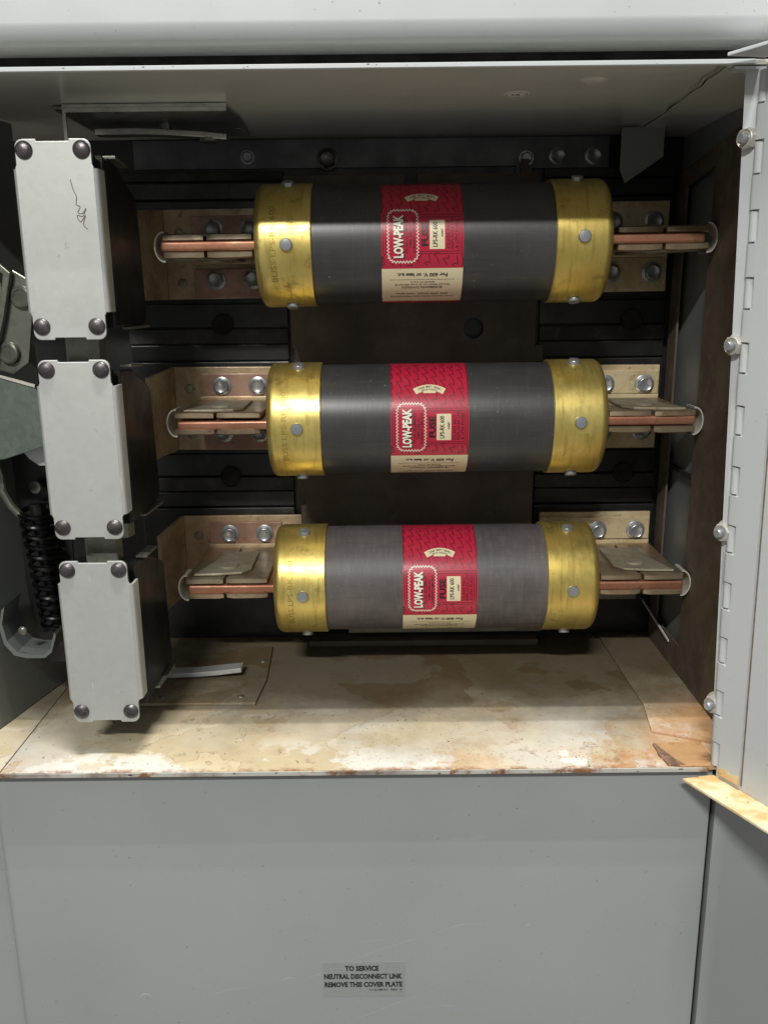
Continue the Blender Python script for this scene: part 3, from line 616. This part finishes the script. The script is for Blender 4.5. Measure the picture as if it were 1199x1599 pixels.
# ================================================================== SWITCH POLE UNITS (left)
def make_pole():
    c = empty('switch_pole', (0, 0, 0), 'x', 'switch pole', 'switch poles stacked down the left side')
    # local: X centred on plate, Y=0 plate front, Z centred
    w2, h2 = 21.0, 52.8
    def rr(x, z, r, q):
        out = []
        for i in range(5):
            a = math.radians(q*90+22.5*i); out.append((x+r*math.cos(a), z+r*math.sin(a)))
        return out
    wt = w2-.7; P = []
    P += rr(wt-4, h2-4, 4, 0); P += [(9, h2), (8.6, h2-1.2), (-8.6, h2-1.2), (-9, h2)] ; P += rr(-wt+4, h2-4, 4, 1)
    P += [(-wt, h2-13), (-w2, h2-14.5), (-w2, -h2+14.5), (-wt, -h2+13)]; P += rr(-wt+4, -h2+4, 4, 2)
    P += [(-9, -h2), (-8.6, -h2+1.2), (8.6, -h2+1.2), (9, -h2)]; P += rr(wt-4, -h2+4, 4, 3); P += [(wt, -h2+13), (w2, -h2+14.5), (w2, h2-14.5), (wt, h2-13)]
    b = new(); sheet(b, [(x, 0, z) for x, z in P], (0, 1.8, 0)); pl = emit('cover', b, M_galv, c, False, (0, 0, 0), bev=.35)
    for s in (-1, 1):
        b = new(); pr = [(w2-.6, .15), (w2+.7, .6), (w2+1.6, 1.6), (w2+2.1, 3.2), (w2+2.1, 12), (w2+.6, 12), (w2+.6, 3.0), (w2-.6, 1.7)]
        sheet(b, [(s*x, y, h2-15) for x, y in pr], (0, 0, -2*h2+30)); emit('side_flange', b, M_galv, pl, True, (0, 0, 0))
    for x in (-15.4, 15.4):
        for z in (48, -48): b = new(); dome(b, (x, -.05, z*.965+.9), (0, -1, 0), 4.7, 2.5); emit('rivet', b, M_rivet, c, True, (0, 0, 0))
    b = new(); box(b, -18, 18, 1.85, 14, -h2+6, h2-6); emit('cover_block', b, M_bak, c, False, (0, 0, 0), bev=1)
    b = new(); pr = [(14, 46), (40, 44), (76, 30), (80, 25), (84, -40), (82, -47), (14, -47)]
    sheet(b, [(21.8, y, z) for y, z in pr], (-43.6, 0, 0)); emit('insulated_body', b, M_bak, c, False, (0, 0, 0), bev=1.2)
    b = new(); sheet(b, [(18, 28, 46.2), (25, 28, 46.2), (24, 56, 44.6), (18, 56, 44.6)], (0, 0, 1.6)); emit('terminal_tab', b, M_steel, c, False, (0, 0, 0), bev=.3)
    b = new(); sheet(b, [(18, 40, -47.4), (23.5, 40, -47.4), (25.5, 76, -47.4), (18, 76, -47.4)], (0, 0, -1.6)); emit('terminal_tab', b, M_steel, c, False, (0, 0, 0), bev=.3)
    return c
pole = make_pole(); bpy.context.view_layer.update(); allobj = list(bpy.data.objects)
poles = [pole, copy_tree(pole), copy_tree(pole)]
lbs = ['topmost galvanised switch pole cover, marked by a faint brown scribble', 'middle galvanised switch pole cover between two other covers, with fine scratches', 'lowest galvanised switch pole cover standing over the stained floor']
for i, c in enumerate(poles):
    c.location = Vector((-204.2, 19.5, 313.8-117.8*i-(1.5 if i == 2 else 0)+(-1 if i == 0 else 0)))*S; c['label'] = lbs[i]
# scribble on the top cover
b = new(); sp = [(10, 23, 34), (11, 0, 29), (12.5, 0, 25), (12, 0, 21), (14, 0, 20), (12.5, 0, 17), (15, 0, 16.5), (17, 0, 19), (15, 0, 15), (12, 0, 15.5), (13.5, 0, 12), (16.5, 0, 15.5), (15, 0, 10.5), (17.5, 0, 8)]
pts0 = [Vector((-204.2+p[0]-2, 19.32, 313+p[2]-2)) for p in sp]; pts0 = [pts0[0]]+pts0+[pts0[-1]]; pts = []
for i in range(1, len(pts0)-2):
    p0, p1, p2, p3 = pts0[i-1:i+3]
    for k_ in range(5):
        t = k_/5; pts.append(.5*((2*p1)+(p2-p0)*t+(2*p0-5*p1+4*p2-p3)*t*t+(3*p1-p0-3*p2+p3)*t**3))
for p, q in zip(pts, pts[1:]):
    d = (q-p).normalized(); nn = Vector((-d.z, 0, d.x))*.2; vs = [b.verts.new(v) for v in (p+nn, p-nn, q-nn, q+nn)]; b.faces.new(vs)
sb = emit('scribble', b, M_stain, poles[0])
# scribble needs some thickness-free ink only: it is flat handwriting
# ================================================================== OPERATING MECHANISM (far left)
def q8(P, y): f_ = (y+483.4)/563.4; return [(-28.2+(x+28.2)*f_, y, 285+(z-285)*f_) for x, z in P]
mech = empty('operating_mechanism', (-255, 80, 60), 'dull steel operating linkage with levers and a hidden cross bar beside the switch poles', 'switch linkage')
b = new(); box(b, -215, -195, 40, 52, 30, 365); emit('cross_bar', b, M_steel, mech, bev=1)
b = new(); lathe(b, [(0, 0), (9, 0), (9, 10), (0, 10)], (0, 0, 1), (-197, 55, 136), 24); emit('bushing', b, M_steel, mech, True)
# folded link (upper left)
b = new(); bmp = [(-300, 302), (-262, 303), (-256, 299), (-262, 270), (-270, 243), (-300, 240)]
sheet(b, [(x, 70, z) for x, z in [(-300, 299.5), (-263, 300), (-259.5, 297), (-266, 270), (-276, 240), (-272.5, 240), (-262.5, 270), (-255, 298), (-261, 303.5), (-300, 303)]], (0, 5, 0)); emit('folded_link', b, M_steel, mech, bev=.6)
b = new(); sheet(b, [(-256, 76, 300), (-243, 76, 292), (-252, 76, 243), (-262, 76, 236), (-275, 76, 240), (-264, 76, 270)], (0, 3, 0)); emit('lever_arm', b, M_steel, mech, bev=.7)
b = new(); sheet(b, [(-300, 74, 292), (-263, 74, 292), (-263, 74, 279), (-300, 74, 279)], (0, 3, 0)); emit('link_bar', b, M_steel, mech, bev=.5)
for x, z in ((-251.5, 283.5), (-263, 249.5)):
    b = new(); lathe(b, [(0, 0), (7, 0), (7, 2.2), (6, 3), (4.6, 3), (4.2, 2.4), (0, 2.4)], (-.25, -1, 0), (x, 76, z), 28); emit('pivot_pin', b, M_steel, mech, True)
b = new(); sheet(b, q8([(-310, 240), (-279, 237), (-251, 229), (-246, 205), (-247, 190), (-276, 181), (-310, 178)], 52), (0, 2.5, 0)); emit('cam_plate', b, galv('olive_zinc_plate', (120, 132, 122), .4), mech, bev=.5)
b = new(); sheet(b, q8([(-300, 239.3), (-300, 238), (-279, 235.6), (-251.5, 227.3), (-251, 229.2), (-279, 237.2)], 50.6), (0, 1.3, 0)); emit('rolled_edge', b, M_ring, mech)
b = new(); sheet(b, q8([(-266, 189), (-260, 181), (-254, 176.5), (-235, 176), (-235, 192)], 66), (0, 2.5, 0)); emit('lower_tongue', b, M_galv, mech, bev=.5)
b = new(); pipe(b, [(-281, 78, 182), (-279, 79, 170), (-280, 80, 160), (-276, 81, 150), (-271, 82, 143)], 2.6, 8); emit('hook', b, M_steel, mech, True)
b = new(); lathe(b, [(0, 0), (4.5, 0), (4.5, 2), (3.5, 2.6), (0, 2.6)], (-.3, -1, 0), (-262, 92, 160), 20); emit('pivot_pin', b, M_steel, mech, True)
b = new(); sheet(b, [(-288, 100, 186), (-245, 100, 186), (-245, 100, 30), (-275, 100, 30)], (0, 2, 0)); emit('dark_frame', b, M_bak, mech)
b = new(); pts = []; turns = 12.5; n = int(turns*20)
for i in range(n+1):
    a = 2*math.pi*turns*i/n; f_ = i/n; pts.append((-258+8*f_-4+9.5*math.cos(a), 84+9.5*math.sin(a), 148-88*f_))
pipe(b, pts, 1.7, 8); emit('coil_spring', b, M_spring, mech, True)
b = new(); pipe(b, [(-261, 84, 150), (-253, 84, 56)], 4.2, 10); emit('spring_rod', b, M_bak, mech, True)
br = empty('spring_bracket', (-262, 70, 48), 'pale grey curved bracket holding the lower end of the coil spring', 'bracket')
b = new(); P = [(-281, 84), (-284, 72), (-282, 60), (-276, 52), (-268, 50), (-256, 50), (-251, 54), (-247, 66)]
q = [(x, 60, z) for x, z in P]+[(x+2.2*(1 if x < -262 else -.4), 60, z+2.3) for x, z in P[::-1]]
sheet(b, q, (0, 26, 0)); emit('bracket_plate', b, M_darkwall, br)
b = new(); dome(b, (-268, 59, 70), (0, -1, 0), 3, 2); emit('rivet', b, M_steel, br, True)
# ================================================================== FLAT SPRING BARS with their mounting plates, top and bottom
def bar_assembly(zs, u, lb, dy, dh=0, xe=0):
    """u=+1 stands on floor (bar above plate), -1 hangs under the top panel"""
    c = empty('stop_bar', (-160, 130, zs), lb, 'stop bar')
    z = lambda d: zs+u*d
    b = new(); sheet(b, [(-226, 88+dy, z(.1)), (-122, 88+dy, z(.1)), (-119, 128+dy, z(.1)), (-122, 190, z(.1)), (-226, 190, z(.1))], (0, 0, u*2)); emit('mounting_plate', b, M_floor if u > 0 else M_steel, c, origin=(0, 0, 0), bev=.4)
    for x, y in ((-190, 98+dy), (-134, 98+dy), (-126, 160)): b = new(); dome(b, (x, y, z(2)), (0, 0, u), 2.6, 1.3, 16); emit('rivet', b, M_steel, c, True)
    b = new(); pr = [(-214, 3.2), (-190, 3.2), (-172, 3.6), (-155, 5.2), (-138, 7.0), (-138, 10.6), (-155, 8.8), (-172, 7.2), (-190, 6.8), (-214, 6.8)]
    sheet(b, [(x+(xe if x > -160 else 0), 128, z(h+dh)) for x, h in pr], (0, 11, 0)); bar = emit('flat_bar', b, M_galv if u > 0 else M_bright, c, False, bev=.5)
    b = new(); lathe(b, [(6, 0), (6, 2.0), (4.6, 2.6), (2.6, 2.2), (0, 2.2)], (0, 0, u), (-150+xe, 146 if u > 0 else 133, z(2.2 if u > 0 else 9+dh)), 24); emit('bar_nut', b, M_steel, bar, True)
    b = new(); lathe(b, [(4, 0), (4, 4), (0, 4)], (0, 0, u), (-170, 138, z(2)), 20); emit('spacer', b, M_steel, c, True)
    return c
bar_assembly(0.2, 1, 'bent flat steel bar bolted to a plate on the compartment floor', 0)
tb = bar_assembly(395, -1, 'bent flat steel bar hanging from a plate under the compartment top', 0, 3.2, 9)
b = new(); sheet(b, [(-219, 84, 392.8), (-121, 84, 392.8), (-121, 84, 390.4), (-217, 84, 390.4), (-217, 84, 372), (-219, 84, 372)], (0, 1.5, 0)); emit('front_flange', b, M_bright, tb)
b = new(); box(b, -219, -121, 84.3, 87, 393, 394.8); emit('top_edge', b, M_bright, tb)
# ================================================================== STICKERS
st = empty('instruction_label', (-45.5, 6.9, -172.5), 'small silver grey sticker with black capitals about the neutral disconnect link on the cover plate', 'label')
b = new(); sheet(b, [(-73, 6.93, -172.2), (-18.6, 6.93, -172.2), (-18.6, 6.93, -145.6), (-73, 6.93, -145.6)], (0, -.12, 0)); emit('sticker', b, M_paper, st)
def flat(body, x0, x1, zb, h, bold=.02):
    b = new(); t = text_uv(body, x1-x0, h, bold); mapped(b, t, lambda u, v: (x0+u, 6.76, zb+v)); emit('lettering', b, M_ink, st)
flat('TO SERVICE', -58.2, -35.8, -152.3, 3.9, .035); flat('NEUTRAL DISCONNECT LINK', -72.2, -20.2, -158.6, 3.9, .035); flat('REMOVE THIS COVER PLATE', -72.0, -20.2, -165.0, 3.9, .035); flat('11-5188-01  REV. 0', -42, -20.5, -168.2, 1.5, .01)
b = new(); lathe(b, [(0, 0), (7.4, 0), (7.4, .25), (0, .25)], (0, 0, -1), (50.5, 72, 395.28), 40); rs = emit('round_sticker', b, M_stk, None); tagp(rs, 'small round pale sticker on the underside of the compartment top', 'sticker')
b = new(); t = text_uv('1A', 5.5, 4, .03); mapped(b, t, lambda u, v: (47.6+u, 74.4-v, 394.98)); emit('lettering', b, M_ink, rs)
b = new()
for i in range(40):
    a0, a1 = 2*math.pi*i/40, 2*math.pi*(i+.55)/40; q = [b.verts.new((50.5+r*math.cos(a), 72+r*math.sin(a), 394.98)) for r, a in ((5.6, a0), (6.6, a0), (6.6, a1), (5.6, a1))]; b.faces.new(q)
emit('sticker_rim', b, M_ink, rs)

# ================================================================== LOOSE RUST FLAKES AND GRIT
b = new()
for i in range(420):
    front = rnd.random() < .6
    x = rnd.uniform(-262, 186) if not front else rnd.uniform(-60, 168); y = rnd.uniform(2, 60)**1 if front else rnd.uniform(60, 172)
    r_ = rnd.uniform(.15, .5)*(1.8 if rnd.random() < .08 else 1); zb = 2.15 if x > 153 and y > 30 else .02
    n_ = rnd.choice((4, 5, 6)); a0 = rnd.uniform(0, 6); hgt = r_*rnd.uniform(.3, .8)
    lo = [b.verts.new((x+r_*rnd.uniform(.6, 1.2)*math.cos(a0+2*math.pi*k_/n_), y+r_*rnd.uniform(.6, 1.2)*math.sin(a0+2*math.pi*k_/n_), zb)) for k_ in range(n_)]
    tp = b.verts.new((x, y, zb+hgt))
    b.faces.new(lo)
    for k_ in range(n_): b.faces.new([lo[k_], lo[(k_+1) % n_], tp])
fl_ = emit('rust_grit', b, simple('rust_grit_brown', (.16, .085, .045, 1), .9, 0, .7, 300), None)
tagp(fl_, 'fine brown rust grit scattered over the compartment floor', 'grit', None, 'stuff')

b = new()
for i in range(46):
    edge = rnd.choice('LLTHH'); n_ = rnd.choice((5, 6, 7)); a0 = rnd.uniform(0, 6); w_ = rnd.uniform(.25, .9); h_ = w_*rnd.uniform(.4, .9)
    if edge == 'L': c = (rnd.uniform(-200, 165), -1.04, rnd.uniform(-2.4, -.7)); w_ *= 2
    elif edge == 'T': c = (rnd.uniform(-200, 150), -.64, rnd.uniform(394.3, 395.6)); h_ *= .6
    else: c = (rnd.uniform(-60, 160), 6.96, rnd.uniform(-240, -8)); w_ *= .6; h_ *= .6
    vs = [b.verts.new((c[0]+w_*rnd.uniform(.6, 1.2)*math.cos(a0+2*math.pi*k_/n_), c[1], c[2]+h_*rnd.uniform(.6, 1.2)*math.sin(a0+2*math.pi*k_/n_))) for k_ in range(n_)]
    b.faces.new(vs)
o = emit('paint_chips', b, simple('chipped_paint_rust', (.14, .085, .055, 1), .85, 0, .6, 200), cab); o['kind'] = 'stuff'
